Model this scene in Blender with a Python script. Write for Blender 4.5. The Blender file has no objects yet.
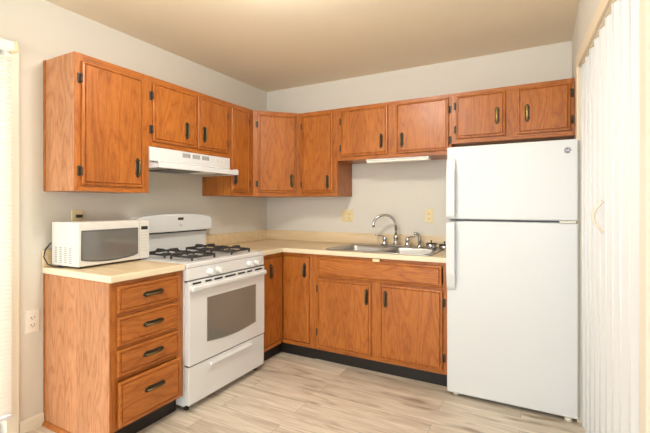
import bpy, bmesh, math, random
from mathutils import Vector, Matrix
random.seed(7)
R = math.radians
sc = bpy.context.scene
COL = sc.collection

# ------------------------------------------------------------------ camera, world, lights
cam = bpy.data.cameras.new('camera'); co = bpy.data.objects.new('camera', cam); COL.objects.link(co)
co.location = (2.5399, -3.3858, 1.2724)
co.rotation_euler = (R(90), 0, 0.4976)
cam.sensor_width = 36; cam.lens = 395.24 / 650 * 36; cam.shift_y = -11.32 / 650
cam.clip_start = .02
sc.camera = co
sc.view_settings.view_transform = 'Standard'; sc.view_settings.look = 'None'
sc.view_settings.gamma = 1; sc.view_settings.use_curve_mapping = False
sc.view_settings.exposure = 0.05

w = bpy.data.worlds.new('sky'); sc.world = w; w.use_nodes = True
w.node_tree.nodes['Background'].inputs[0].default_value = (.80, .90, 1, 1)
w.node_tree.nodes['Background'].inputs[1].default_value = 1.3

def area(name, loc, rot, sx, sy, power, color):
    l = bpy.data.lights.new(name, 'AREA'); l.shape = 'RECTANGLE'; l.size = sx; l.size_y = sy
    l.energy = power; l.color = color
    o = bpy.data.objects.new(name, l); COL.objects.link(o); o.location = loc; o.rotation_euler = rot
    return o
# daylight through the wide opening of the rear wall and through the patio door on the left
area('rear_window_daylight', (1.75, -6.75, 1.3), (R(90), 0, 0), 2.9, 2.1, 118, (.94, .975, 1))
area('patio_door_daylight', (-.42, -3.3, 1.15), (R(90), 0, R(-90)), 1.9, 2.1, 80, (.96, .985, 1))

# ------------------------------------------------------------------ materials
def mat(name, col, rough=.5, metal=0, coat=0, trans=0, emit=None, estr=0, spec=.5, bump=None):
    m = bpy.data.materials.new(name); m.use_nodes = True
    b = m.node_tree.nodes['Principled BSDF']
    b.inputs['Base Color'].default_value = (*col, 1); b.inputs['Roughness'].default_value = rough
    b.inputs['Metallic'].default_value = metal; b.inputs['Coat Weight'].default_value = coat
    b.inputs['Transmission Weight'].default_value = trans
    b.inputs['Specular IOR Level'].default_value = spec
    if emit: b.inputs['Emission Color'].default_value = (*emit, 1); b.inputs['Emission Strength'].default_value = estr
    if bump:
        nt = m.node_tree; t = nt.nodes.new('ShaderNodeTexCoord'); n = nt.nodes.new('ShaderNodeTexNoise')
        n.inputs['Scale'].default_value = bump[0]; n.inputs['Detail'].default_value = 3
        bp = nt.nodes.new('ShaderNodeBump'); bp.inputs['Strength'].default_value = bump[1]; bp.inputs['Distance'].default_value = .002
        nt.links.new(t.outputs['Object'], n.inputs['Vector']); nt.links.new(n.outputs['Fac'], bp.inputs['Height'])
        nt.links.new(bp.outputs['Normal'], b.inputs['Normal'])
    return m

def ramp(nt, stops):
    r = nt.nodes.new('ShaderNodeValToRGB'); e = r.color_ramp.elements
    e[0].position, e[0].color = stops[0][0], (*stops[0][1], 1)
    e[1].position, e[1].color = stops[-1][0], (*stops[-1][1], 1)
    for p, c in stops[1:-1]:
        k = e.new(p); k.color = (*c, 1)
    return r

def oak(name, axis, stops=((0, (.34, .094, .013)), (.20, (.42, .127, .018)), (1, (.47, .155, .025)))):
    """honey oak; axis = the grain's direction in object space"""
    m = bpy.data.materials.new(name); m.use_nodes = True; nt = m.node_tree; N = nt.nodes.new; L = nt.links.new
    b = nt.nodes['Principled BSDF']
    tc = N('ShaderNodeTexCoord'); oi = N('ShaderNodeObjectInfo')
    ad = N('ShaderNodeVectorMath'); ad.operation = 'ADD'
    ml = N('ShaderNodeMath'); ml.operation = 'MULTIPLY'; ml.inputs[1].default_value = 37
    L(oi.outputs['Random'], ml.inputs[0]); L(tc.outputs['Object'], ad.inputs[0]); L(ml.outputs[0], ad.inputs[1])
    def mapped(across, along):
        mp = N('ShaderNodeMapping'); s = [across] * 3; s['xyz'.index(axis)] = along
        mp.inputs['Scale'].default_value = s; L(ad.outputs[0], mp.inputs[0]); return mp
    n1 = N('ShaderNodeTexNoise'); n1.inputs['Scale'].default_value = 1; n1.inputs['Detail'].default_value = 1.5
    L(mapped(7.5, 1.25).outputs[0], n1.inputs['Vector'])
    mm = N('ShaderNodeMath'); mm.operation = 'MULTIPLY'; mm.inputs[1].default_value = 24; L(n1.outputs['Fac'], mm.inputs[0])
    fr = N('ShaderNodeMath'); fr.operation = 'PINGPONG'; fr.inputs[1].default_value = 1; L(mm.outputs[0], fr.inputs[0])
    n2 = N('ShaderNodeTexNoise'); n2.inputs['Scale'].default_value = 1; n2.inputs['Detail'].default_value = 4
    n2.inputs['Roughness'].default_value = .65
    L(mapped(190, 16).outputs[0], n2.inputs['Vector'])
    n3 = N('ShaderNodeTexNoise'); n3.inputs['Scale'].default_value = 1; n3.inputs['Detail'].default_value = 2
    L(mapped(7, 1.2).outputs[0], n3.inputs['Vector'])
    r1 = ramp(nt, list(stops))
    L(fr.outputs[0], r1.inputs[0])
    r2 = ramp(nt, [(.34, (.56, .46, .36)), (.54, (1.04, 1.04, 1.04))]); L(n2.outputs['Fac'], r2.inputs[0])
    r3 = ramp(nt, [(.25, (.86, .83, .80)), (.75, (1.1, 1.12, 1.14))]); L(n3.outputs['Fac'], r3.inputs[0])
    x1 = N('ShaderNodeMix'); x1.data_type = 'RGBA'; x1.blend_type = 'MULTIPLY'; x1.inputs[0].default_value = .6
    L(r1.outputs[0], x1.inputs[6]); L(r2.outputs[0], x1.inputs[7])
    x2 = N('ShaderNodeMix'); x2.data_type = 'RGBA'; x2.blend_type = 'MULTIPLY'; x2.inputs[0].default_value = 1
    L(x1.outputs[2], x2.inputs[6]); L(r3.outputs[0], x2.inputs[7])
    L(x2.outputs[2], b.inputs['Base Color'])
    b.inputs['Roughness'].default_value = .42; b.inputs['Coat Weight'].default_value = .38; b.inputs['Coat Roughness'].default_value = .30; b.inputs['Specular IOR Level'].default_value = .3
    bp = N('ShaderNodeBump'); bp.inputs['Strength'].default_value = .25; bp.inputs['Distance'].default_value = .001
    L(n2.outputs['Fac'], bp.inputs['Height']); L(bp.outputs['Normal'], b.inputs['Normal'])
    return m

OV = oak('oak_vertical_grain', 'z')
VEN_GLARE = oak('oak_veneer_glare', 'z', ((0, (.43, .165, .062)), (.3, (.52, .225, .095)), (1, (.56, .26, .12)))); OH = oak('oak_horizontal_grain', 'x')  # side-panel veneer: paler laminate tone, with pale window glare put into its colour
WALL = mat('wall_paint', (.72, .688, .612), .75, spec=.25, bump=(140, .15))
CEIL = mat('ceiling_paint', (.90, .805, .625), .85, spec=.2, bump=(90, .2))
TRIM = mat('cream_trim_paint', (.80, .74, .62), .4)
TAN = mat('tan_casing_paint', (.80, .68, .50), .45)
WHITE = mat('white_enamel', (.77, .785, .79), .22, coat=.3)
FRW = mat('fridge_white', (.69, .71, .72), .35, bump=(260, .25))
FGAP = mat('grey_gasket', (.25, .27, .28), .6)
MWW = mat('microwave_plastic', (.74, .73, .69), .35)
BLACK = mat('black_plastic', (.015, .015, .015), .4)
IRON = mat('cast_iron', (.03, .028, .028), .45)
DARK = mat('dark_kick', (.012, .009, .007), .5)
BRASS = mat('antique_brass', (.075, .058, .035), .38, metal=.7)
BRSH = mat('worn_brass', (.50, .40, .14), .3, metal=1)
BRNZ = mat('bronze_bar', (.17, .13, .065), .35, metal=.9)
HING = mat('dark_hinge_metal', (.07, .055, .04), .45, metal=.3)
CHROME = mat('chrome', (.56, .56, .57), .14, metal=1)
STEEL = mat('stainless_steel', (.46, .455, .45), .3, metal=1)
IVORY = mat('ivory_plate', (.80, .67, .38), .4)
PLWH = mat('white_plate', (.84, .80, .72), .4)
GLASS = mat('smoked_oven_glass', (.20, .19, .165), .06, spec=.8, coat=.5)
MGLASS = mat('microwave_glass', (.15, .145, .135), .07, spec=.8, coat=.6)
GREYP = mat('grey_print', (.28, .28, .28), .5)
LENS = mat('light_lens', (.86, .82, .72), .35)
FILT = mat('filter_mesh', (.13, .13, .13), .5)
VINYL = mat('accordion_vinyl', (.80, .825, .85), .38)
LAMPG = mat('lamp_glass', (1, .9, .75), .4, emit=(1, .955, .89), estr=76)

def laminate():
    m = mat('countertop_laminate', (.72, .58, .36), .38, coat=.15); nt = m.node_tree; N = nt.nodes.new; L = nt.links.new
    tc = N('ShaderNodeTexCoord'); mp = N('ShaderNodeMapping'); mp.inputs['Scale'].default_value = (2, 22, 22)
    n = N('ShaderNodeTexNoise'); n.inputs['Scale'].default_value = 1.5; n.inputs['Detail'].default_value = 4
    r = ramp(nt, [(.3, (.70, .53, .31)), (.7, (.81, .65, .42))])
    L(tc.outputs['Object'], mp.inputs[0]); L(mp.outputs[0], n.inputs['Vector']); L(n.outputs['Fac'], r.inputs[0])
    L(r.outputs[0], nt.nodes['Principled BSDF'].inputs['Base Color'])
    return m
LAM = laminate()
LAMC = mat('cream_laminate_edge', (.82, .71, .51), .35)

def planks():
    m = mat('vinyl_plank_floor', (.5, .45, .38), .42); nt = m.node_tree; N = nt.nodes.new; L = nt.links.new
    b = nt.nodes['Principled BSDF']; tc = N('ShaderNodeTexCoord')
    br = N('ShaderNodeTexBrick'); br.inputs['Scale'].default_value = 1; br.inputs['Brick Width'].default_value = 1.22
    br.inputs['Row Height'].default_value = .15; br.inputs['Mortar Size'].default_value = .0012; br.offset = .37
    br.inputs['Color1'].default_value = (0, 0, 0, 1); br.inputs['Color2'].default_value = (1, 1, 1, 1)
    br.inputs['Mortar'].default_value = (.5, .5, .5, 1); br.inputs['Bias'].default_value = 0
    L(tc.outputs['Object'], br.inputs['Vector'])
    # shift the grain for each plank
    sc_ = N('ShaderNodeVectorMath'); sc_.operation = 'SCALE'; sc_.inputs['Scale'].default_value = 23
    L(br.outputs['Color'], sc_.inputs[0])
    ad = N('ShaderNodeVectorMath'); ad.operation = 'ADD'; L(tc.outputs['Object'], ad.inputs[0]); L(sc_.outputs[0], ad.inputs[1])
    def nz(s, det, ro=.55):
        mp = N('ShaderNodeMapping'); mp.inputs['Scale'].default_value = s; L(ad.outputs[0], mp.inputs[0])
        n = N('ShaderNodeTexNoise'); n.inputs['Scale'].default_value = 1; n.inputs['Detail'].default_value = det
        n.inputs['Roughness'].default_value = ro; L(mp.outputs[0], n.inputs['Vector']); return n
    r1 = ramp(nt, [(.28, (.49, .405, .315)), (.48, (.70, .62, .515)), (.72, (.82, .75, .65))]); L(nz((1.6, 13, 1), 5).outputs['Fac'], r1.inputs[0])
    r2 = ramp(nt, [(.35, (.80, .78, .75)), (.6, (1.05, 1.05, 1.05))]); L(nz((5, 130, 1), 3).outputs['Fac'], r2.inputs[0])
    r4 = ramp(nt, [(.30, (.55, .49, .43)), (.42, (1, 1, 1))]); L(nz((2.6, 10, 1), 2).outputs['Fac'], r4.inputs[0])
    r3 = ramp(nt, [(0, (.90, .89, .87)), (1, (1.06, 1.06, 1.06))]); L(br.outputs['Color'], r3.inputs[0])
    cur = r1
    out = r1.outputs[0]
    for rr in (r2, r4, r3):
        x = N('ShaderNodeMix'); x.data_type = 'RGBA'; x.blend_type = 'MULTIPLY'; x.inputs[0].default_value = 1
        L(out, x.inputs[6]); L(rr.outputs[0], x.inputs[7]); out = x.outputs[2]
    x = N('ShaderNodeMix'); x.data_type = 'RGBA'; x.inputs[7].default_value = (.20, .16, .12, 1)
    mf = N('ShaderNodeMath'); mf.operation = 'MULTIPLY'; mf.inputs[1].default_value = .6; L(br.outputs['Fac'], mf.inputs[0])
    L(mf.outputs[0], x.inputs[0]); L(out, x.inputs[6]); L(x.outputs[2], b.inputs['Base Color'])
    return m
FLOOR = planks()

def slatmat():
    m = bpy.data.materials.new('blind_slat_vinyl'); m.use_nodes = True; nt = m.node_tree
    b = nt.nodes['Principled BSDF']; b.inputs['Base Color'].default_value = (.88, .85, .78, 1); b.inputs['Roughness'].default_value = .45
    t = nt.nodes.new('ShaderNodeBsdfTranslucent'); t.inputs[0].default_value = (.9, .87, .8, 1)
    mx = nt.nodes.new('ShaderNodeMixShader'); mx.inputs[0].default_value = .28
    nt.links.new(b.outputs[0], mx.inputs[1]); nt.links.new(t.outputs[0], mx.inputs[2])
    nt.links.new(mx.outputs[0], nt.nodes['Material Output'].inputs[0]); return m
SLAT = slatmat()
def paneglass():
    m = bpy.data.materials.new('window_glass'); m.use_nodes = True; nt = m.node_tree
    g = nt.nodes.new('ShaderNodeBsdfGlossy'); g.inputs['Roughness'].default_value = .02
    t = nt.nodes.new('ShaderNodeBsdfTransparent'); mx = nt.nodes.new('ShaderNodeMixShader'); mx.inputs[0].default_value = .07
    nt.links.new(t.outputs[0], mx.inputs[1]); nt.links.new(g.outputs[0], mx.inputs[2])
    nt.links.new(mx.outputs[0], nt.nodes['Material Output'].inputs[0]); return m
PANE = paneglass()

# ------------------------------------------------------------------ mesh helpers
def box(bm, x0, x1, y0, y1, z0, z1, bev=0, mi=0, seg=2):
    t = bmesh.new(); bmesh.ops.create_cube(t, size=1)
    for v in t.verts: v.co = Vector(((x0+x1)/2 + v.co.x*(x1-x0), (y0+y1)/2 + v.co.y*(y1-y0), (z0+z1)/2 + v.co.z*(z1-z0)))
    if bev: bmesh.ops.bevel(t, geom=t.edges[:], offset=bev, segments=seg, profile=.5, affect='EDGES')
    for f in t.faces: f.material_index = mi
    merge(bm, t)
def merge(bm, t, M=None):
    mp = {}
    for v in t.verts: mp[v] = bm.verts.new(M @ v.co if M else v.co)
    for f in t.faces:
        try: g = bm.faces.new([mp[v] for v in f.verts])
        except ValueError: continue
        g.material_index = f.material_index; g.smooth = f.smooth
    t.free()
def tube(bm, pts, r, n=10, mi=0, closed=False):
    pts = [Vector(p) for p in pts]; rs = r if isinstance(r, (list, tuple)) else [r]*len(pts)
    rings = []; N = len(pts); up = None
    for i, p in enumerate(pts):
        a = pts[(i-1) % N] if (i or closed) else p; b = pts[(i+1) % N] if (i < N-1 or closed) else p
        d = (b-a).normalized()
        if up is None: up = d.orthogonal().normalized()
        up = (up - d*up.dot(d)).normalized(); s = d.cross(up)
        rings.append([bm.verts.new(p + (up*math.cos(k*2*math.pi/n) + s*math.sin(k*2*math.pi/n))*rs[i]) for k in range(n)])
    for i in range(N if closed else N-1):
        A, B = rings[i], rings[(i+1) % N]
        for k in range(n):
            f = bm.faces.new((A[k], A[(k+1) % n], B[(k+1) % n], B[k])); f.smooth = True; f.material_index = mi
    if not closed:
        for rg in (rings[0][::-1], rings[-1]):
            f = bm.faces.new(rg); f.material_index = mi
def lathe(bm, prof, c, axis='z', n=24, mi=0, smooth=True):
    """prof: (radius, height) pairs along the axis from c"""
    c = Vector(c); ax = {'x': (Vector((0,1,0)), Vector((0,0,1)), Vector((1,0,0))), 'y': (Vector((0,0,1)), Vector((1,0,0)), Vector((0,1,0))),
          '-y': (Vector((1,0,0)), Vector((0,0,1)), Vector((0,-1,0))), 'z': (Vector((1,0,0)), Vector((0,1,0)), Vector((0,0,1)))}[axis]
    rings = []
    for r, h in prof:
        r = max(r, 1e-5)
        rings.append([bm.verts.new(c + ax[2]*h + ax[0]*r*math.cos(k*2*math.pi/n) + ax[1]*r*math.sin(k*2*math.pi/n)) for k in range(n)])
    for A, B in zip(rings, rings[1:]):
        for k in range(n):
            f = bm.faces.new((A[k], A[(k+1) % n], B[(k+1) % n], B[k])); f.smooth = smooth; f.material_index = mi
    f = bm.faces.new(rings[0][::-1]); f.material_index = mi
    f = bm.faces.new(rings[-1]); f.material_index = mi
def prism(bm, poly, a0, a1, plane='xz', mi=0, bev=0):
    """polygon in a plane extruded along the third axis from a0 to a1"""
    t = bmesh.new()
    def P(u, v, a): return {'xz': (u, a, v), 'yz': (a, u, v), 'xy': (u, v, a)}[plane]
    A = [t.verts.new(P(u, v, a0)) for u, v in poly]; B = [t.verts.new(P(u, v, a1)) for u, v in poly]
    t.faces.new(A); t.faces.new(B[::-1]); n = len(poly)
    for i in range(n): t.faces.new((A[i], B[i], B[(i+1) % n], A[(i+1) % n]))
    bmesh.ops.recalc_face_normals(t, faces=t.faces[:])
    if bev: bmesh.ops.bevel(t, geom=t.edges[:], offset=bev, segments=2, profile=.5, affect='EDGES')
    for f in t.faces: f.material_index = mi
    merge(bm, t)
def rloft(bm, x0, x1, z0, z1, prof, y, mi=0):
    """rectangle facing -y built of nested loops: prof = (inset, depth towards -y)"""
    loops = []
    for ins, d in prof:
        loops.append([bm.verts.new((a, y-d, b)) for a, b in ((x0+ins, z0+ins), (x1-ins, z0+ins), (x1-ins, z1-ins), (x0+ins, z1-ins))])
    for A, B in zip(loops, loops[1:]):
        for k in range(4):
            f = bm.faces.new((A[k], A[(k+1) % 4], B[(k+1) % 4], B[k])); f.material_index = mi
    for lp in (loops[-1], loops[0][::-1]):
        f = bm.faces.new(lp); f.material_index = mi
def NB(): return bmesh.new()
def obj(name, bm, mats, parent=None, recalc=True):
    if recalc: bmesh.ops.recalc_face_normals(bm, faces=bm.faces[:])
    me = bpy.data.meshes.new(name); bm.to_mesh(me); bm.free()
    for m in (mats if isinstance(mats, (list, tuple)) else [mats]): me.materials.append(m)
    o = bpy.data.objects.new(name, me); COL.objects.link(o)
    if parent: o.parent = parent
    return o
def bobj(name, dims, m, parent=None, bev=0):
    bm = NB(); box(bm, *dims, bev=bev); return obj(name, bm, m, parent)
def thing(name, label, cat, loc=(0,0,0), rz=0, group=None):
    o = bpy.data.objects.new(name, None); COL.objects.link(o); o.location = loc; o.rotation_euler = (0,0,rz)
    o.empty_display_size = .05
    o['label'] = label; o['category'] = cat
    if group: o['group'] = group
    return o
def tag(o, label, cat, group=None):
    o['label'] = label; o['category'] = cat
    if group: o['group'] = group
    return o
def struct(o): o['kind'] = 'structure'; return o
def dup(o, parent=None, off=None):
    c = o.copy(); COL.objects.link(c); c.parent = parent
    for ch in list(o.children): dup(ch, c)
    if off: c.location = Vector(o.location) + Vector(off)
    return c
def text(name, s, size, loc, rot, m, parent, depth=.0004):
    cu = bpy.data.curves.new(name, 'FONT'); cu.body = s; cu.size = size; cu.extrude = depth; cu.align_x = 'CENTER'; cu.align_y = 'CENTER'
    t = bpy.data.objects.new(name, cu); COL.objects.link(t)
    dg = bpy.context.evaluated_depsgraph_get(); me = bpy.data.meshes.new_from_object(t.evaluated_get(dg))
    bpy.data.objects.remove(t); me.materials.clear(); me.materials.append(m)
    o = bpy.data.objects.new(name, me); COL.objects.link(o); o.parent = parent; o.location = loc; o.rotation_euler = rot
    return o

# ------------------------------------------------------------------ room shell
H = 2.4686; W = 2.745; YR = -6.6
struct(bobj('floor', (-.15, 3.6, YR-.1, .1, -.08, 0), FLOOR))
struct(bobj('ceiling', (-.15, 3.6, YR-.1, .1, H, H+.1), CEIL))
struct(bobj('wall_back', (-.15, 3.6, 0, .12, 0, H), WALL))
D0, D1 = -2.335, -4.15                                        # patio door opening in the left wall
bm = NB()
box(bm, -.12, 0, D0, 0, 0, H); box(bm, -.12, 0, D1, D0, 2.12, H); box(bm, -.12, 0, YR, D1, 0, H)
struct(obj('wall_left', bm, WALL))
# rear wall, behind the camera, with a wide window opening
bm = NB()
box(bm, -.12, .3, YR-.12, YR, 0, H); box(bm, 3.2, 3.6, YR-.12, YR, 0, H)
box(bm, .3, 3.2, YR-.12, YR, 0, .25); box(bm, .3, 3.2, YR-.12, YR, 2.3, H)
struct(obj('wall_rear', bm, WALL))
bm = NB()
for x in (.3, 1.25, 2.2, 3.15): box(bm, x, x+.05, YR-.1, YR-.04, .25, 2.3, .004)
box(bm, .3, 3.2, YR-.1, YR-.04, .25, .31, .004); box(bm, .3, 3.2, YR-.1, YR-.04, 2.24, 2.3, .004)
wf = struct(obj('window_1', bm, TRIM))
# right wall: straight beside the fridge, then a segment turned slightly outwards with the accordion door
struct(bobj('wall_right', (W, W+.1, -.60, 0, 0, H), WALL))
wr = bpy.data.objects.new('wall_right_door', None); COL.objects.link(wr); wr.location = (W-.002, -.60, 0); wr.rotation_euler = (0,0,R(3.2)); struct(wr)
S0, S1 = -.040, -1.30
bm = NB()
box(bm, 0, .1, S0, .0, 0, H); box(bm, 0, .1, S1, S0, 2.09, H); box(bm, 0, .1, YR+.45, S1, 0, H)
struct(obj('wall_segment', bm, WALL, wr))
# casing
bm = NB()
box(bm, -.014, 0, S0-.004, S0+.036, 0, 2.155, .003); box(bm, -.014, 0, S1+.0, S0-.004, 2.085, 2.155, .003)
obj('casing', bm, TAN, wr)
bobj('near_casing', (-.014, .0, S1-.065, S1, 0, 2.155), TRIM, wr, .003)
bobj('header_jamb', (.0, .1, S1, S0, 2.083, 2.09), TAN, wr)
bobj('far_jamb', (.0, .1, S0-.004, S0, 0, 2.085), TRIM, wr)
bobj('near_jamb', (.0, .1, S1, S1+.004, 0, 2.085), TRIM, wr)
# accordion door
dr = bpy.data.objects.new('door_1', None); COL.objects.link(dr); dr.location = wr.location; dr.rotation_euler = wr.rotation_euler; struct(dr)
bm = NB(); n = 10; L0 = S0-.006; L1 = S1+.006; pitch = (L1-L0)/n
pts = []
for i in range(n):
    a = L0 + pitch*i
    # each vinyl leaf: a flat panel and two narrow hinge ribs, zig-zagging in plan
    pts += [(a, .024), (a+pitch*.10, .022), (a+pitch*.44, .008), (a+pitch*.50, .006), (a+pitch*.56, .008), (a+pitch*.90, .022)]
pts.append((L1, .024))
th = .006; poly = [(x, y) for y, x in pts] + [(x+th, y) for y, x in reversed(pts)]
A = [bm.verts.new((x, y, .012)) for x, y in poly]; B = [bm.verts.new((x, y, 2.075)) for x, y in poly]
m_ = len(poly); h_ = m_//2
for i in range(m_): bm.faces.new((A[i], A[(i+1) % m_], B[(i+1) % m_], B[i]))
for i in range(h_-1):
    bm.faces.new((A[i], A[i+1], A[m_-2-i], A[m_-1-i])); bm.faces.new((B[i], B[i+1], B[m_-2-i], B[m_-1-i]))
obj('accordion_panel', bm, VINYL, dr)
bm = NB()
for i in range(n+1):
    a = L0 + pitch*i
    a = min(max(a, L1+.006), L0-.006)
    tube(bm, [(.022, a, .014), (.022, a, 2.073)], .0045, 8)
for i in range(n):
    a = L0 + pitch*(i+.5)
    tube(bm, [(.005, a, .014), (.005, a, 2.073)], .0045, 8)
obj('pleat_rib', bm, mat('rib_vinyl', (.79, .80, .80), .4), dr)
bm = NB(); hs = L0+pitch*5.5
tube(bm, [(-.006-.036*math.sin(math.pi*k/12), hs, 1.155+.135*(k/12)) for k in range(13)], .0065, 8)
obj('door_handle', bm, mat('almond_handle', (.76, .70, .58), .4), dr)
bobj('track', (.001, .04, L1, L0, 2.077, 2.083), TAN, dr)
struct(bobj('baseboard_right', (W-.012, W-.0005, -.60, -.0, 0, .09), TRIM))

# patio door, casing, baseboard on the left wall
pd = bpy.data.objects.new('door_2', None); COL.objects.link(pd); struct(pd)
bm = NB()
for a, b in ((D0-.05, D0), (D1, D1+.05), (-3.29, -3.21)): box(bm, -.09, -.05, a, b, 0, 2.12, .004)
box(bm, -.09, -.05, D1, D0, 0, .09, .004); box(bm, -.09, -.05, D1, D0, 2.05, 2.12, .004)
obj('door_frame', bm, TRIM, pd)
bobj('door_glass', (-.074, -.070, D1+.03, D0-.03, .07, 2.07), PANE, pd)
bm = NB()
box(bm, 0, .016, D0, D0+.062, 0, 2.165, .004); box(bm, 0, .016, D1-.06, D1, 0, 2.165, .004); box(bm, 0, .016, D1, D0, 2.115, 2.165, .004)
obj('door_casing', bm, TRIM, pd)
bm = NB(); prism(bm, [(0, 0), (.014, 0), (.014, .060), (.006, .07), (0, .07)], D0+.064, -2.149, 'xz'); struct(obj('baseboard_left', bm, TRIM))

# ------------------------------------------------------------------ window blind
bl = thing('window_blind', 'white horizontal slat blind covering the patio door at the left edge', 'blind', (.03, -3.24, 0))
BY0, BY1 = 4.13-3.24-.0, .0
ya, yb = D1+.01+3.24, D0+.022+3.24
bobj('headrail', (-.022, .028, ya, yb, 2.105, 2.15), mat('blind_white', (.84, .82, .77), .4), bl, .003)
bobj('end_bracket', (-.027, .033, yb, yb+.012, 2.10, 2.155), IVORY, bl, .002)
pr = None; nsl = 84; dz = (2.085-.165)/nsl
for i in range(nsl):
    if pr is None:
        bm = NB(); P = []
        a = R(62); 
        for k in range(5):
            t_ = (k-2)/2; u = t_*.0125; c_ = .0022*(1-t_*t_)
            P.append((u*math.cos(a)+c_*math.sin(a), -u*math.sin(a)+c_*math.cos(a)))
        Q = [(x+.0006*math.sin(a), z+.0006*math.cos(a)) for x, z in P]
        prism(bm, P+Q[::-1], ya+.004, yb-.004, 'xz')
        pr = obj('slat', bm, SLAT, bl); pr.location = (0, 0, .165)
    else:
        c = pr.copy(); COL.objects.link(c); c.parent = bl; c.location = (0, 0, .165+dz*i)
bobj('bottom_rail', (-.012, .014, ya+.004, yb-.004, .125, .145), mat('rail_grey_white', (.70, .72, .74), .4), bl, .003)
for y in (yb-.10, -.1, ya+.10):
    bm = NB(); tube(bm, [(.0, y, .14), (.0, y, 2.11)], .0012, 6); obj('ladder_cord', bm, TRIM, bl)

# ------------------------------------------------------------------ cabinets
DP = [(0, 0), (0, .010), (.003, .0125), (.009, .0125), (.012, .0145), (.019, .019), (.020, .019)]
PROF = [(0, 0), (0, .012), (.004, .0155), (.011, .0165), (.0145, .0105), (.0175, .0105), (.021, .018)]
def pull(parent, x, z, y, vertical=True, L=.124, shiny=False):
    bm = NB(); h = (L if vertical else .138)/2
    def V(a, d, b): return (x+b, y-d, z+a) if vertical else (x+a, y-d, z+b)
    # shaped backplate
    out = [(-h, 0), (-h+.004, .009), (-h+.012, .011), (-h+.022, .0165), (-.016, .013), (.016, .013), (h-.022, .0165), (h-.012, .011), (h-.004, .009), (h, 0)]
    ring = out + [(a, -b) for a, b in out[-2:0:-1]]
    A = [bm.verts.new(V(a, .0005, b)) for a, b in ring]; B = [bm.verts.new(V(a*.97, .004, b*.85)) for a, b in ring]
    n = len(ring)
    for i in range(n): bm.faces.new((A[i], A[(i+1) % n], B[(i+1) % n], B[i]))
    bm.faces.new(A[::-1]); bm.faces.new(B)
    hh = h-.016
    pts = [V(-hh, .003, 0), V(-hh, .014, 0), V(-hh+.007, .022, 0), V(-.015, .0245, 0), V(.015, .0245, 0), V(hh-.007, .022, 0), V(hh, .014, 0), V(hh, .003, 0)]
    tube(bm, pts, [.0055, .0055, .005, .0062, .0062, .005, .0055, .0055], 10, mi=1)
    obj('handle', bm, [BRASS, BRSH if shiny else BRNZ], parent)
def hinge(parent, x, z, y, side):
    bm = NB(); s = side
    x0, x1 = sorted((x+s*.001, x+s*.019)); box(bm, x0, x1, y-.0035, y, z-.028, z+.028, .001)
    tube(bm, [(x+s*.004, y-.004, z), (x+s*.004, y-.014, z)], .003, 6)
    tube(bm, [(x+s*.004, y-.015, z-.024), (x+s*.004, y-.015, z+.024)], .0052, 8)
    obj('hinge', bm, HING, parent)
def cabinet(name, label, loc, rz, w, d, z0, z1, openings, fr=(.045, .045, .04, .04), mull=None, toe=0, poly=None, hollow=False):
    """front faces local -y; local origin at the front left corner on the floor line of the wall run (x along the front, y=0 the face)"""
    t = thing(name, label, 'cabinet', loc, rz)
    F = .019
    bm = NB()
    if poly: prism(bm, poly, z0, z1, 'xy')
    elif hollow:
        box(bm, 0, .018, F, d, z0, z1); box(bm, w-.018, w, F, d, z0, z1); box(bm, .018, w-.018, F, d, z0, z0+.018); box(bm, .018, w-.018, d-.006, d, z0+.018, z1)
    else: box(bm, 0, w, F, d, z0, z1, .001)
    obj('carcass', bm, OV, t)
    L_, R_, T_, B_ = fr
    bm = NB()
    box(bm, 0, L_, 0, F, z0, z1, .001); box(bm, w-R_, w, 0, F, z0, z1, .001)
    box(bm, L_, w-R_, 0.0003, F, z1-T_, z1, .001, 1); box(bm, L_, w-R_, .0003, F, z0, z0+B_, .001, 1)
    for kind, a, b in (mull or []):
        if kind == 'v': box(bm, a, b, 0.0002, F, z0+B_, z1-T_, .001)
        elif kind == 'h': box(bm, L_, w-R_, .0004, F, a, b, .001, 1)
    obj('face_frame', bm, [OV, OH], t)
    for o in openings:
        kind, a, b, c, e = o[:5]; opt = o[5] if len(o) > 5 else {}
        y = -.001 - opt.get('out', 0)
        bm = NB(); rloft(bm, a, b, c, e, PROF, y)
        if opt.get('out'): box(bm, a+.02, b-.02, y, -.0005, c+.02, e-.02)
        p = obj('door' if kind == 'd' else ('drawer' if kind == 'w' else 'false_front'), bm, OV if kind == 'd' else OH, t)
        if 'pull' in opt:
            px, pz, vert = opt['pull']; pull(p, px, pz, y-.0175, vert, shiny=opt.get('shiny', False))
        if 'hinge' in opt:
            s = opt['hinge']; hx = a if s < 0 else b
            for zz in opt.get('hz', (c+.075, e-.09)): hinge(p, hx, zz, -.001, s)
    return t

DU = .307; ZT, ZB = 2.114, 1.352; WG = .002
A0 = -2.1415
# --- upper cabinets
t = cabinet('wall_cabinet', 'tall single-door oak wall cabinet nearest the blind, left of the range hood', (DU, A0, 0), R(90), .4655, DU-WG, ZB, ZT,
    [('d', .033, .415, 1.386, 2.072, dict(pull=(.372, 1.506, True), hinge=-1, hz=(1.462, 1.975)))], fr=(.05, .055, .05, .045))
bobj('scribe_strip', (-.006, 0, DU-WG-.018, DU-WG, ZB, ZT), OV, t)
bobj('side_panel', (-.0025, 0, .003, DU-WG-.018, ZB+.001, ZT-.001), VEN_GLARE, t)
cabinet('wall_cabinet', 'short two-door oak wall cabinet directly above the white range hood', (DU, -1.676, 0), R(90), .762, DU-WG, 1.657, ZT,
    [('d', .023, .388, 1.692, 2.078, dict(pull=(.30, 1.803, True), hinge=-1)), ('d', .412, .722, 1.692, 2.078, dict(pull=(.468, 1.803, True), hinge=1))],
    fr=(.03, .04, .045, .045), mull=[('v', .36, .44)])
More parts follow.
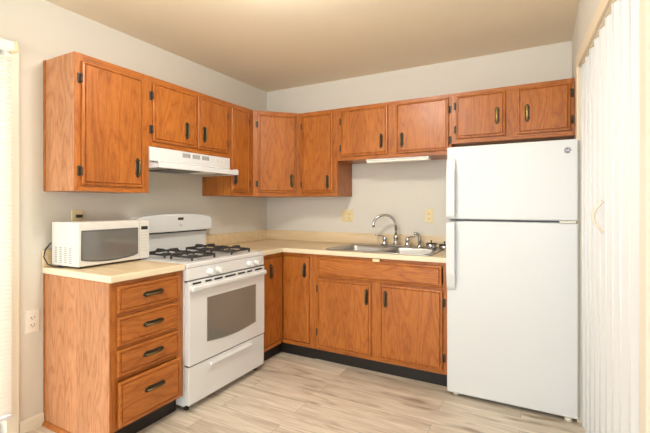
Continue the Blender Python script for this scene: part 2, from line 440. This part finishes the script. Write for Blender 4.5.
cabinet('wall_cabinet', 'narrow oak wall cabinet between the range hood and the angled corner cabinet', (DU, -.914, 0), R(90), .304, DU-WG, ZB, ZT,
    [('d', .014, .235, 1.386, 2.08, dict(pull=(.05, 1.50, True), hinge=1, hz=(1.462, 1.99)))], fr=(.03, .06, .05, .045))
s2 = math.sqrt(.5); wd = .303/s2
def loc_of(x, y):   # world to the angled cabinet's frame
    v = Vector((x-DU, y+.61)); return (v.x*s2+v.y*s2, -v.x*s2+v.y*s2)
poly = [loc_of(*p) for p in ((DU-.0, -.597), (.597, -DU+.0), (.609, -.292), (.609, -WG), (WG, -WG), (WG, -.609), (.292, -.609))]
poly = [(.0135, .019), (wd-.0135, .019)] + [loc_of(*p) for p in ((.609, -.29), (.609, -WG), (WG, -WG), (WG, -.609), (.29, -.609))]
cabinet('wall_cabinet', 'angled oak wall cabinet with one door filling the corner of the kitchen', (DU, -.61, 0), R(45), wd, .1, ZB, ZT,
    [('d', .040, .388, 1.386, 2.08, dict(pull=(.345, 1.495, True), hinge=-1, hz=(1.462, 1.99)))], fr=(.055, .055, .05, .045), poly=poly)
cabinet('wall_cabinet', 'tall single-door oak wall cabinet on the back wall right of the angled corner one', (.61, -DU, 0), 0, .381, DU-WG, ZB, ZT,
    [('d', .024, .340, 1.386, 2.08, dict(pull=(.290, 1.478, True), hinge=-1, hz=(1.462, 1.99)))], fr=(.04, .05, .05, .045))
cabinet('wall_cabinet', 'short two-door oak wall cabinet above the sink', (.991, -DU, 0), 0, .9635, DU-WG, 1.657, ZT,
    [('d', .040, .462, 1.690, 2.085, dict(pull=(.408, 1.800, True), hinge=-1)), ('d', .535, .945, 1.690, 2.085, dict(pull=(.583, 1.793, True), hinge=1))],
    fr=(.05, .03, .045, .045), mull=[('v', .44, .56)])
cabinet('wall_cabinet', 'short two-door oak wall cabinet with bright brass pulls above the refrigerator', (1.955, -DU, 0), 0, W-1.955-.002, DU-WG, 1.734, ZT,
    [('d', .035, .372, 1.768, 2.085, dict(pull=(.318, 1.912, True), hinge=-1, hz=(1.84, 2.015), shiny=True)),
     ('d', .447, .765, 1.768, 2.085, dict(pull=(.509, 1.908, True), hinge=1, hz=(1.84, 2.015), shiny=True))],
    fr=(.05, .04, .045, .05), mull=[('v', .355, .465)])

# --- base cabinets
XB = .619; YB = -.603; ZS = .876
t = cabinet('base_cabinet', 'oak base cabinet with four drawers left of the range, under the microwave', (XB, A0, 0), R(90), .4655, XB-WG, .105, ZS,
    [('w', .034, .427, .712, .850, dict(pull=(.245, .783, False))), ('w', .034, .427, .542, .690, dict(pull=(.245, .617, False))),
     ('w', .034, .427, .384, .520, dict(pull=(.245, .453, False))), ('w', .034, .427, .128, .358, dict(pull=(.245, .262, False), out=.011))],
    fr=(.045, .045, .035, .035), mull=[('h', .685, .715), ('h', .52, .545), ('h', .358, .388)])
bobj('toe_kick', (.003, .4655, .06, .08, 0, .105), DARK, t)
bm = NB(); box(bm, 0, .016, .0, XB-WG, .0, .105); obj('end_panel_foot', bm, OV, t)
bm = NB(); prism(bm, [(-.02, 0), (0, 0), (0, .022), (-.008, .02), (-.017, .010)], .0, XB-WG-.002, 'xz'); obj('shoe_moulding', bm, OV, t)
bobj('scribe_strip', (-.006, 0, XB-WG-.012, XB-WG, .023, ZS-.002), OV, t)
bobj('side_panel', (-.0025, 0, .003, XB-WG-.012, .023, ZS-.001), VEN_GLARE, t)

# corner unit: two hinged leaves meeting in the inside corner
t = thing('base_cabinet', 'oak corner base cabinet with folding door meeting in the inner corner', 'cabinet', (XB, YB, 0))
def wx(x): return x-XB
def wy(y): return y-YB
bm = NB(); prism(bm, [(wx(WG), wy(-.912)), (wx(XB-.019), wy(-.912)), (-.019, .019), (wx(.913), .019), (wx(.913), wy(-WG)), (wx(WG), wy(-WG))], .105, ZS, 'xy'); obj('carcass', bm, OV, t)
Mz = Matrix.Rotation(R(90), 4, 'Z')
bm = NB()
box(bm, .265, .294, 0, .019, .105, ZS, .001); box(bm, 0, .265, 0, .019, ZS-.030, ZS, .001, 1); box(bm, 0, .265, 0, .019, .105, .135, .001, 1)
tb = NB(); box(tb, -.309, -.019+.0, 0.0, .019, ZS-.03, ZS, .001, 1); box(tb, -.309, -.019, 0, .019, .105, .135, .001, 1); box(tb, -.309, -.285, 0, .019, .135, ZS-.03, .001)
merge(bm, tb, Mz); obj('face_frame', bm, [OV, OH], t)
bm = NB(); rloft(bm, .006, .258, .14, .842, PROF[:3]+[(.006, .0165)], -.0005+.0)
for v in bm.verts: v.co.y += .014
p = obj('door', bm, OV, t); pull(p, .218, .735, -.004)
bm = NB(); tb = NB(); rloft(tb, -.283, -.006, .14, .842, PROF[:3]+[(.006, .0165)], .0135); merge(bm, tb, Mz); p = obj('door', bm, OV, t)
bm = NB(); tb = NB(); hb = NB()
# handle of the left leaf, built along local x then turned
tmp = bpy.data.objects.new('tmp', None); 
pull(p, -.176, .735, -.004)
hd = p.children[0]; hd.data.transform(Mz)
bm = NB(); box(bm, wx(.56), wx(.913), .05, .07, 0, .105); box(bm, wx(.545), wx(.565), wy(-.912), .07, 0, .105); obj('toe_kick', bm, DARK, t)

XE = 1.985
t = cabinet('base_cabinet', 'wide oak sink base cabinet with two doors and a false front under the sink', (.914, YB, 0), 0, XE-.914, -YB-WG, .105, ZS,
    [('f', .055, 1.034, .703, .852), ('d', .052, .512, .135, .685, dict(pull=(.478, .580, True), hinge=-1, hz=(.25, .60))),
     ('d', .585, 1.040, .135, .685, dict(pull=(.628, .582, True), hinge=1, hz=(.22, .60)))], fr=(.06, .03, .035, .035), mull=[('v', .49, .61), ('h', .675, .72)], hollow=True)
bobj('toe_kick', (0, XE-.914, .06, .08, 0, .105), DARK, t)

# ------------------------------------------------------------------ countertops
ZC = .914
def nosed(bm, x0, x1, y0, y1): box(bm, x0, x1, y0, y1, ZS+.001, ZC, .006, seg=3)
ct = thing('countertop', 'short cream laminate countertop with wood-look surface left of the range', 'countertop', (0, A0, 0))
bm = NB(); box(bm, .002, .645, -.014, .4645, ZS+.001, ZC, .007, 0, 3)
for f in bm.faces:
    if f.normal.z > .8 or f.calc_center_median().z > ZC-.001: f.material_index = 1
obj('slab', bm, [LAMC, LAM], ct)
bm = NB(); box(bm, .002, .022, -.014, .4645, ZC+.0003, 1.014, .003, 0); obj('backsplash', bm, LAM, ct)
ct = thing('countertop', 'long L-shaped laminate countertop running round the corner to the refrigerator', 'countertop', (0, 0, 0))
SX0, SX1, SY0, SY1 = 1.02, 1.86, -.598, -.045     # sink
bm = NB(); e = .02
front = -.632; xl = .648
prism(bm, [(.002, -.912), (xl, -.912), (xl, front), (SX0+e, front), (SX0+e, -.002), (.002, -.002)], ZS+.001, ZC, 'xy', bev=.005)
box(bm, SX0+e-.006, SX1-e, front, SY0+e, ZS+.001, ZC, .005); box(bm, SX0+e-.006, SX1-e, SY1-e, -.002, ZS+.001, ZC, .005)
box(bm, SX1-e-.006, XE+.003, front, -.002, ZS+.001, ZC, .005)
for f in bm.faces:
    if f.calc_center_median().z > ZC-.0005: f.material_index = 1
obj('slab', bm, [LAMC, LAM], ct)
bm = NB(); box(bm, .002, .022, -.912, -.022, ZC+.0003, 1.014, .003); box(bm, .002, XE+.003, -.022, -.002, ZC+.0003, 1.014, .003); obj('backsplash', bm, LAM, ct)
bm = NB(); box(bm, 1.445, 1.50, -.630, -.6215, .851, .873, .0015); tag(obj('cabinet_latch', bm, IVORY), 'small cream plastic latch on the countertop edge below the sink', 'latch')

# ------------------------------------------------------------------ sink, faucet, sprayer, strainers
sk = thing('sink', 'double-bowl stainless steel drop-in sink in the long countertop', 'sink', (1.44, -.32, ZC))
bm = NB()
X0, X1, Y0, Y1 = SX0-1.44, SX1-1.44, SY0+.32, SY1+.32
by0, by1 = Y0+.035, Y1-.105
bowls = [(X0+.035, -.018), (.018, X1-.035)]
zt = .005
def rr(x0, x1, y0, y1, r, z, n=5):
    out = []
    for cx, cy, a in ((x1-r, y1-r, 0), (x0+r, y1-r, 90), (x0+r, y0+r, 180), (x1-r, y0+r, 270)):
        for k in range(n+1):
            t_ = R(a+90*k/n); out.append((cx+r*math.cos(t_), cy+r*math.sin(t_), z))
    return out
# deck: rails around the bowls
for (a, b, c, d) in ((X0, X1, Y0, by0), (X0, X1, by1, Y1), (X0, bowls[0][0], by0, by1), (bowls[0][1], bowls[1][0], by0, by1), (bowls[1][1], X1, by0, by1)):
    box(bm, a, b, c, d, .0006, zt)
# rolled rim
tube(bm, rr(X0, X1, Y0, Y1, .03, .004), .0045, 8, closed=True)
obj('deck', bm, STEEL, sk)
for a, b in bowls:
    bm = NB()
    lv = [(0, zt+.0005, .05), (.004, zt-.004, .05), (.010, -.02, .055), (.018, -.15, .06), (.045, -.175, .06)]
    rings = [[bm.verts.new(p) for p in rr(a+i, b-i, by0+i, by1-i, r, z)] for i, z, r in lv]
    for A, B in zip(rings, rings[1:]):
        for k in range(len(A)):
            f = bm.faces.new((A[k], A[(k+1) % len(A)], B[(k+1) % len(A)], B[k])); f.smooth = True
    bm.faces.new(rings[-1])
    # flange
    out = [bm.verts.new(p) for p in rr(a-.001, b+.001, by0-.001, by1+.001, .002, zt+.0004)]
    for k in range(len(out)): bm.faces.new((out[k], out[(k+1) % len(out)], rings[0][(k+1) % len(out)], rings[0][k]))
    bo = obj('bowl', bm, STEEL, sk)
    bm = NB(); lathe(bm, [(.055, 0), (.055, .003), (.045, .004), (.040, -.0)], ((a+b)/2, (by0+by1)/2, -.1745)); obj('drain', bm, CHROME, bo)

FX, FY_, FZ_ = 1.452, -.105, ZC+zt+.001
fc = thing('faucet', 'chrome gooseneck kitchen faucet with two lever handles on the sink', 'faucet', (FX, FY_, FZ_))
bm = NB(); box(bm, -.13, .13, -.024, .024, 0, .013, .006, seg=3); obj('deck_plate', bm, CHROME, fc)
bm = NB(); lathe(bm, [(.024, .012), (.024, .020), (.018, .028), (.017, .060), (.022, .066), (.022, .085), (.014, .095), (.012, .10)], (0,0,0)); obj('spout_base', bm, CHROME, fc)
bm = NB(); pts = [(0, 0, .09), (0, 0, .17)]; dx, dy = -.88, -.475; Rr = .098
for k in range(0, 17):
    a = math.pi - k*R(172)/16
    q = Rr + Rr*math.cos(a); pts.append((dx*q, dy*q, .17+Rr*math.sin(a)))
pts.append((pts[-1][0]+.004, pts[-1][1]+.002, pts[-1][2]-.02))
tube(bm, pts, [.0115]*(len(pts)-2)+[.012, .0135], 14); obj('spout', bm, CHROME, fc)
for s in (-1, 1):
    bm = NB(); lathe(bm, [(.023, .012), (.023, .018), (.016, .026), (.015, .045), (.020, .052), (.020, .062), (.013, .078), (.004, .084)], (s*.102, 0, 0)); h = obj('valve', bm, CHROME, fc)
    bm = NB(); x = s*.102; tube(bm, [(x, 0, .078), (x+s*.02, -.012, .084), (x+s*.05, -.030, .090), (x+s*.072, -.042, .093)], [.006, .0055, .007, .008], 10); obj('lever', bm, CHROME, h)
sp = thing('side_sprayer', 'chrome side sprayer standing on the sink right of the faucet', 'sprayer', (FX+.205, FY_, FZ_))
bm = NB(); lathe(bm, [(.022, 0), (.022, .006), (.015, .014), (.014, .022)], (0,0,0)); obj('holder', bm, CHROME, sp)
bm = NB(); tube(bm, [(0,0,.02), (.001,0,.05), (.0,0,.085), (-.008,-.004,.105), (-.025,-.012,.117), (-.042,-.02,.112)], [.011, .014, .014, .0135, .012, .013], 12); obj('spray_head', bm, CHROME, sp)
def strainer(x, y, label):
    t = thing('sink_strainer', label, 'strainer', (x, y, ZC+zt+.0005 if x < SX1-.04 else ZC+.0005))
    bm = NB(); lathe(bm, [(.034, 0), (.042, .012), (.044, .034), (.036, .038), (.010, .036)], (0,0,0)); obj('basket', bm, CHROME, t)
    bm = NB(); lathe(bm, [(.040, .034), (.046, .038), (.038, .044), (.014, .047), (.004, .044), (.004, .058), (.008, .063), (.004, .067)], (0,0,0)); obj('rubber_stopper', bm, BLACK, t)
strainer(1.762, -.135, 'black and chrome sink strainer beside the side sprayer')
strainer(1.868, -.135, 'black and chrome sink strainer nearest the refrigerator')

# ------------------------------------------------------------------ range
RX = .0; RY = -1.672; RW = .756
rg = thing('gas_range', 'white freestanding gas range with black grates between the counters', 'stove', (0, RY, 0))
bm = NB(); box(bm, .03, .625, 0, RW, .035, .905, .003); obj('body', bm, WHITE, rg)
bm = NB(); box(bm, .03, .655, -.0015, RW+.0015, .885, .915, .008, seg=3)
box(bm, .09, .62, .03, RW-.03, .913, .9165, .001); obj('cooktop', bm, WHITE, rg)
# control panel, slightly raked
bm = NB(); prism(bm, [(.62, .808), (.652, .808), (.660, .815), (.655, .884), (.62, .884)], .0, RW, 'xz', bev=.003); cp = obj('control_panel', bm, WHITE, rg)
for y in (.180, .255, .573, .650):
    bm = NB(); lathe(bm, [(.0235, 0), (.0235, .006), (.019, .010), (.017, .026), (.014, .028)], (.658, y, .845), 'x', 20)
    box(bm, .680, .694, y-.004, y+.004, .827, .863, .0015); obj('knob', bm, WHITE, cp)
bm = NB(); box(bm, .55, .650, .004, RW-.004, .797, .808); obj('vent_recess', bm, BLACK, rg)
# oven door
bm = NB(); box(bm, .626, .668, .004, RW-.004, .287, .803, .004, seg=3); dr_ = obj('oven_door', bm, WHITE, rg)
bm = NB(); box(bm, .650, .697, .006, RW-.006, .742, .776, .012, seg=3); obj('door_handle', bm, WHITE, dr_)
for a, b in ((.03, .10), (.135, .19), (.215, .29), (.315, .42), (.445, .52), (.545, .60), (.635, .72)): bobj('vent_slot', (.657, .6686, a, b, .782, .794), DARK, dr_)
wpts = [(.147, .683), (.644, .683), (.644, .400)] + [(.644-.497*k/10, .400-.022*math.sin(math.pi*k/10)) for k in range(1, 10)] + [(.147, .400)]
bm = NB(); prism(bm, wpts, .6675, .6695, 'yz', bev=.0); 
obj('window_glass', bm, GLASS, dr_)
# raised window border
bm = NB(); tube(bm, [(.6690, a, b) for a, b in wpts], .0028, 6, closed=True); obj('window_trim', bm, mat('trim_beige', (.55, .52, .47), .4), dr_)
# drawer
bm = NB(); box(bm, .626, .662, .004, RW-.004, .045, .279, .004, seg=3); dw = obj('storage_drawer', bm, WHITE, rg)
bm = NB(); prism(bm, [(.660, .262), (.684, .252), (.684, .240), (.677, .238), (.660, .246)], .175, .590, 'xz', bev=.002); obj('drawer_pull', bm, WHITE, dw)
bm = NB(); box(bm, .60, .655, .006, RW-.006, .2792, .2868); obj('drawer_gap', bm, DARK, rg)
for x in (.08, .60):
    for y in (.04, RW-.04):
        bm = NB(); lathe(bm, [(.016, 0), (.016, .012), (.008, .014), (.008, .036)], (x, y, 0)); obj('foot', bm, BLACK, rg)
# backguard: curved top
bm = NB(); prof = [(.03, .905), (.085, .905), (.080, .915), (.055, .93), (.052, 1.055)]
box(bm, .012, .052, .046, RW-.004, .905, 1.07, .003); bgd = obj('backguard', bm, WHITE, rg)
bm = NB()
top = []
y0, y1 = .044, RW+.012; nn = 24
for k in range(nn+1):
    t_ = k/nn; y = y0+(y1-y0)*t_; top.append((y, 1.172+.034*math.sin(math.pi*t_)**.5 if 0 < t_ < 1 else 1.165))
poly = [(y1, 1.085), (y1-.012, 1.072)] + [(y0+.012, 1.072), (y0, 1.085)] 
pol = [(y0+.012, 1.072), (y1-.012, 1.072), (y1, 1.085)] + [(a, b) for a, b in reversed(top)] + [(y0, 1.085)]
prism(bm, pol, .012, .106, 'yz', bev=.008); ch = obj('console', bm, WHITE, bgd)
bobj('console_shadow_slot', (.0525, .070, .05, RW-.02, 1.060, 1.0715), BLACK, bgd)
bobj('clock_display', (.1055, .1075, .408, .462, 1.158, 1.178), mat('display_brown', (.05, .04, .03), .2), ch, .0005)
bm = NB(); tube(bm, [(.1065, .435+.009*math.cos(k*math.pi/8), 1.118+.009*math.sin(k*math.pi/8)) for k in range(16)], .0016, 6, closed=True); obj('badge', bm, mat('badge_grey', (.3, .3, .3), .4), ch)
# burners and grates
def burner(cx, cy, r):
    bm = NB(); lathe(bm, [(r*1.35, .9165), (r*1.3, .919), (r, .922), (r, .930)], (cx, cy, 0)); b_ = obj('burner', bm, STEEL, rg)
    bm = NB(); lathe(bm, [(r*.95, .930), (r*.95, .936), (r*.8, .939)], (cx, cy, 0)); obj('burner_cap', bm, IRON, b_)
    bm = NB(); a = .105; zt_ = .957; h = .0045
    c = [(cx-a, cy-a), (cx+a, cy-a), (cx+a, cy+a), (cx-a, cy+a)]
    ring = rr(cx-a, cx+a, cy-a, cy+a, .025, .940, 3)
    tube(bm, ring, .0075, 6, closed=True)
    for k in range(4):
        th_ = k*math.pi/2; ux, uy = math.cos(th_), math.sin(th_); vx, vy = -uy, ux
        P = lambda u: (cx+ux*u, cy+uy*u)
        p0, p1 = P(.022), P(a)
        tube(bm, [(*p1, .940), (*P(a-.012), zt_), (*P(.05), zt_+.001), (*p0, zt_+.001)], [.0078, .0085, .0075, .006], 6)
    for x, y in ((cx-a*.93, cy-a*.93), (cx+a*.93, cy-a*.93), (cx+a*.93, cy+a*.93), (cx-a*.93, cy+a*.93)):
        tube(bm, [(x, y, .9168), (x, y, .942)], .007, 6)
    obj('burner_grate', bm, IRON, rg)
for cx, cy, r in ((.495, .195, .036), (.495, .560, .042), (.235, .195, .032), (.235, .560, .030)): burner(cx, cy, r)

# ------------------------------------------------------------------ range hood
hd = thing('range_hood', 'white under-cabinet range hood above the gas range', 'hood', (0, -1.674, 0))
HW = .758
bm = NB()
prism(bm, [(.004, 1.655), (.312, 1.655), (.314, 1.572), (.318, 1.566), (.404, 1.549), (.404, 1.515), (.396, 1.515), (.396, 1.540), (.31, 1.556), (.004, 1.556)], 0, HW, 'xz', bev=.0015)
box(bm, .004, .396, 0, .006, 1.515, 1.56); box(bm, .004, .396, HW-.006, HW, 1.515, 1.56); box(bm, .004, .012, 0, HW, 1.515, 1.56)
obj('shell', bm, WHITE, hd)
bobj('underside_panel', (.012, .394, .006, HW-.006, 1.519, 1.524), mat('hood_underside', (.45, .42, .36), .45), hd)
bobj('grease_filter', (.10, .352, .15, .395, 1.5125, 1.5185), FILT, hd, .002)
bobj('lamp_lens', (.20, .352, .44, .56, 1.5125, 1.5185), LENS, hd, .002)
for a in (.27, .362, .454):
    bm = NB(); box(bm, .3128, .3136, a, a+.072, 1.612, 1.642, 0)
    g = obj('vent_grille', bm, GREYP, hd)
    bm = NB()
    for k in range(4): box(bm, .3136, .3150, a, a+.072, 1.614+k*.0078, 1.6152+k*.0078)
    for k in range(3): box(bm, .3136, .3152, a+.023*k, a+.0015+.023*k, 1.612, 1.642)
    obj('louvre', bm, WHITE, g)
for a in (.575, .625, .665): bobj('rocker_switch', (.3125, .3165, a, a+.022, 1.620, 1.630), LENS, hd, .001)

# ------------------------------------------------------------------ microwave
mw = thing('microwave', 'white countertop microwave oven with dark window on the left counter', 'microwave', (.290, -2.112, ZC), R(2.5))
mwl = .472; mwd = .248; z0, z1 = .012, .262
bm = NB(); box(bm, -mwd, -.018, 0, mwl, z0, z1, .004)
obj('case', bm, MWW, mw)
bm = NB(); box(bm, -.018, .0, 0, mwl, z0, z1, .006, seg=3); fp = obj('front_panel', bm, MWW, mw)
bm = NB(); ww = [(.018, .212), (.380, .212), (.380, .050)] + [(.380-.362*k/12, .050-.018*math.sin(math.pi*k/12)**.8) for k in range(1, 12)] + [(.018, .050)]
prism(bm, ww, -.001, .0015, 'yz'); dd = obj('door_window', bm, MGLASS, mw)
bm = NB(); tube(bm, [(.0012, a, b) for a, b in ww], .0042, 6, closed=True); obj('window_trim', bm, mat('mw_trim', (.10, .095, .09), .35), dd)
bobj('display', (-.001, .0012, .407, .457, .200, .222), BLACK, fp, .0005)
for r_ in range(7):
    for c_ in range(3):
        bobj('keypad_button', (-.0005, .0010, .405+c_*.0175, .419+c_*.0175, .178-r_*.0195, .188-r_*.0195), mat('key', (.66, .65, .60), .5) if (r_+c_) == 0 else bpy.data.materials['key'], fp)
bobj('door_seam', (-.0004, .0004, (.395), .3965, z0+.006, z1-.006), GREYP, fp)
VS = mat('vent_shade', (.20, .19, .18), .6)
for g in range(4):
    bm = NB()
    for r_ in range(9): box(bm, -mwd+.030+g*.045, -mwd+.052+g*.045, -.0006, .0005, .030+r_*.0105, .0335+r_*.0105)
    obj('side_vent', bm, VS, mw)
for x in (-mwd+.03, -.03):
    for y in (.03, mwl-.06):
        bm = NB(); lathe(bm, [(.010, .0004), (.010, .0125)], (x, y, 0), n=12); obj('foot', bm, BLACK, mw)
bm = NB(); tube(bm, [(-mwd+.004, .03, .14), (-mwd-.012, .0, .135), (-mwd-.013, -.028, .10), (-mwd-.008, -.038, .06), (-mwd+.01, -.028, .02), (-mwd+.05, -.016, .006), (-mwd+.09, -.004, .005), (-mwd+.12, .02, .005)], .004, 8)
obj('power_cord', bm, BLACK, mw)

# ------------------------------------------------------------------ refrigerator
fx0, fx1 = 1.995, 2.738; fw = fx1-fx0; fy = -.680
fr = thing('refrigerator', 'white top-freezer refrigerator standing between the sink counter and the accordion door', 'refrigerator', (fx0, fy, 0))
bm = NB(); box(bm, .004, fw-.004, .072, .655, .03, 1.655, .006); obj('body', bm, FRW, fr)
bobj('gasket', (.012, fw-.012, .062, .0725, .06, 1.645), FGAP, fr)
bm = NB(); box(bm, 0, fw, 0, .062, 1.180, 1.658, .010, seg=3); fd = obj('freezer_door', bm, FRW, fr)
bm = NB(); box(bm, 0, fw, 0, .062, .030, 1.168, .010, seg=3); rd = obj('fridge_door', bm, FRW, fr)
def fh(z0, z1, up, par):
    bm = NB(); t_ = bmesh.new()
    # deep handle hugging the door's left edge, tapering to the door at its far end
    a, b = (z0, z1) if up else (z1, z0)
    prof = [(a, .0), (a, .040), (a+(b-a)*.05, .046), (a+(b-a)*.75, .040), (a+(b-a)*.95, .018), (b, .0)]
    prism(bm, [(-d, z) for z, d in prof], .002, .058, 'yz', bev=.006)
    obj('handle', bm, FRW, par)
fh(1.190, 1.585, True, fd); fh(.707, 1.160, False, rd)
bobj('hinge_plate', (fw-.095, fw-.012, -.004, .05, 1.1685, 1.1795), mat('hinge_cream', (.75, .72, .62), .4), fr, .001)
bm = NB(); lathe(bm, [(.0185, 0), (.0185, .002), (.0165, .003)], (.688, 0.0, 1.594), '-y', 28); bd = obj('badge', bm, mat('badge_dark', (.16, .16, .165), .3, metal=.6), fd)
bm = NB(); tube(bm, [(.688+.0155*math.cos(k*math.pi/12), -.0032, 1.594+.0155*math.sin(k*math.pi/12)) for k in range(24)], .0014, 6, closed=True); obj('badge_ring', bm, CHROME, bd)
text('badge_lettering', 'GE', .017, (.688, -.0034, 1.594), (R(90), 0, 0), CHROME, bd)
bobj('toe_grille', (.02, fw-.02, .045, .07, .012, .029), mat('grille_beige', (.5, .47, .42), .5), fr)
for x in (.05, fw-.05):
    bm = NB(); lathe(bm, [(.02, 0), (.02, .03)], (x, .06 if x < .3 else .03, 0), n=14); obj('foot', bm, TRIM, fr)
    bm = NB(); lathe(bm, [(.02, 0), (.02, .03)], (x, .6, 0), n=14); obj('foot', bm, TRIM, fr)

# ------------------------------------------------------------------ under-cabinet light, outlets, lamp
ul = thing('undercabinet_light', 'white strip light under the short wall cabinet above the sink', 'light', (1.23, -.20, 1.657))
bm = NB(); box(bm, 0, .53, -.04, .04, -.012, -.0006, .003); obj('housing', bm, WHITE, ul)
bm = NB(); box(bm, .004, .526, -.038, .038, -.030, -.0125, .006, seg=3); obj('diffuser', bm, LENS, ul)
ul.location.y = -.262; ul.location.x = 1.255
def outlet(name, label, loc, rz, w, h, m, kind):
    t = thing(name, label, 'outlet', loc, rz)
    bm = NB(); rloft(bm, -w/2, w/2, -h/2, h/2, [(0, 0), (0, .002), (.003, .005)], -.0004); p = obj('plate', bm, m, t)
    for g, k in enumerate(kind):
        cx = (g-(len(kind)-1)/2)*.046
        if k == 's':
            bm = NB(); box(bm, cx-.005, cx+.005, -.013, -.005, -.012, .006, .001); obj('toggle', bm, m, t)
        else:
            for s in (-1, 1):
                bm = NB(); box(bm, cx-.016, cx+.016, -.0075, -.005, s*.021-.013, s*.021+.013, .004); r_ = obj('receptacle', bm, m, t)
                bm = NB(); box(bm, cx-.009, cx-.0065, -.0082, -.007, s*.021-.004, s*.021+.006); box(bm, cx+.0065, cx+.009, -.0082, -.007, s*.021-.004, s*.021+.006)
                lathe(bm, [(.0025, 0), (.0025, .0012)], (cx, -.007, s*.021-.008), '-y', 10); obj('slot', bm, DARK, r_)
    return t
outlet('wall_outlet', 'ivory double-width outlet and switch plate on the back wall left of the faucet', (.942, 0, 1.172), 0, .115, .115, IVORY, 'so')
outlet('wall_outlet', 'ivory single outlet plate on the back wall beside the refrigerator', (1.710, 0, 1.180), 0, .070, .116, IVORY, 'o')
outlet('wall_outlet', 'white outlet plate low on the left wall beside the drawer cabinet', (0, -2.204, .612), R(90), .071, .130, PLWH, 'o')
outlet('wall_outlet', 'ivory outlet plate on the left wall just above the microwave', (0, -1.955, 1.185), R(90), .070, .116, IVORY, 'o')
bm = NB(); box(bm, .0088, .030, -1.969, -1.937, 1.195, 1.214, .003); tag(obj('power_plug', bm, BLACK), 'black power plug in the outlet above the microwave', 'plug')

cl = thing('ceiling_light', 'round flush ceiling lamp in the middle of the kitchen ceiling', 'lamp', (1.48, -1.93, H))
bm = NB(); lathe(bm, [(.155, -.001), (.16, -.02), (.15, -.028)], (0,0,0), n=32); obj('base_ring', bm, WHITE, cl)
bm = NB(); lathe(bm, [(.148, -.028), (.152, -.06), (.145, -.10), (.115, -.135), (.07, -.152), (.01, -.158)], (0,0,0), n=32); obj('glass_dome', bm, LAMPG, cl)
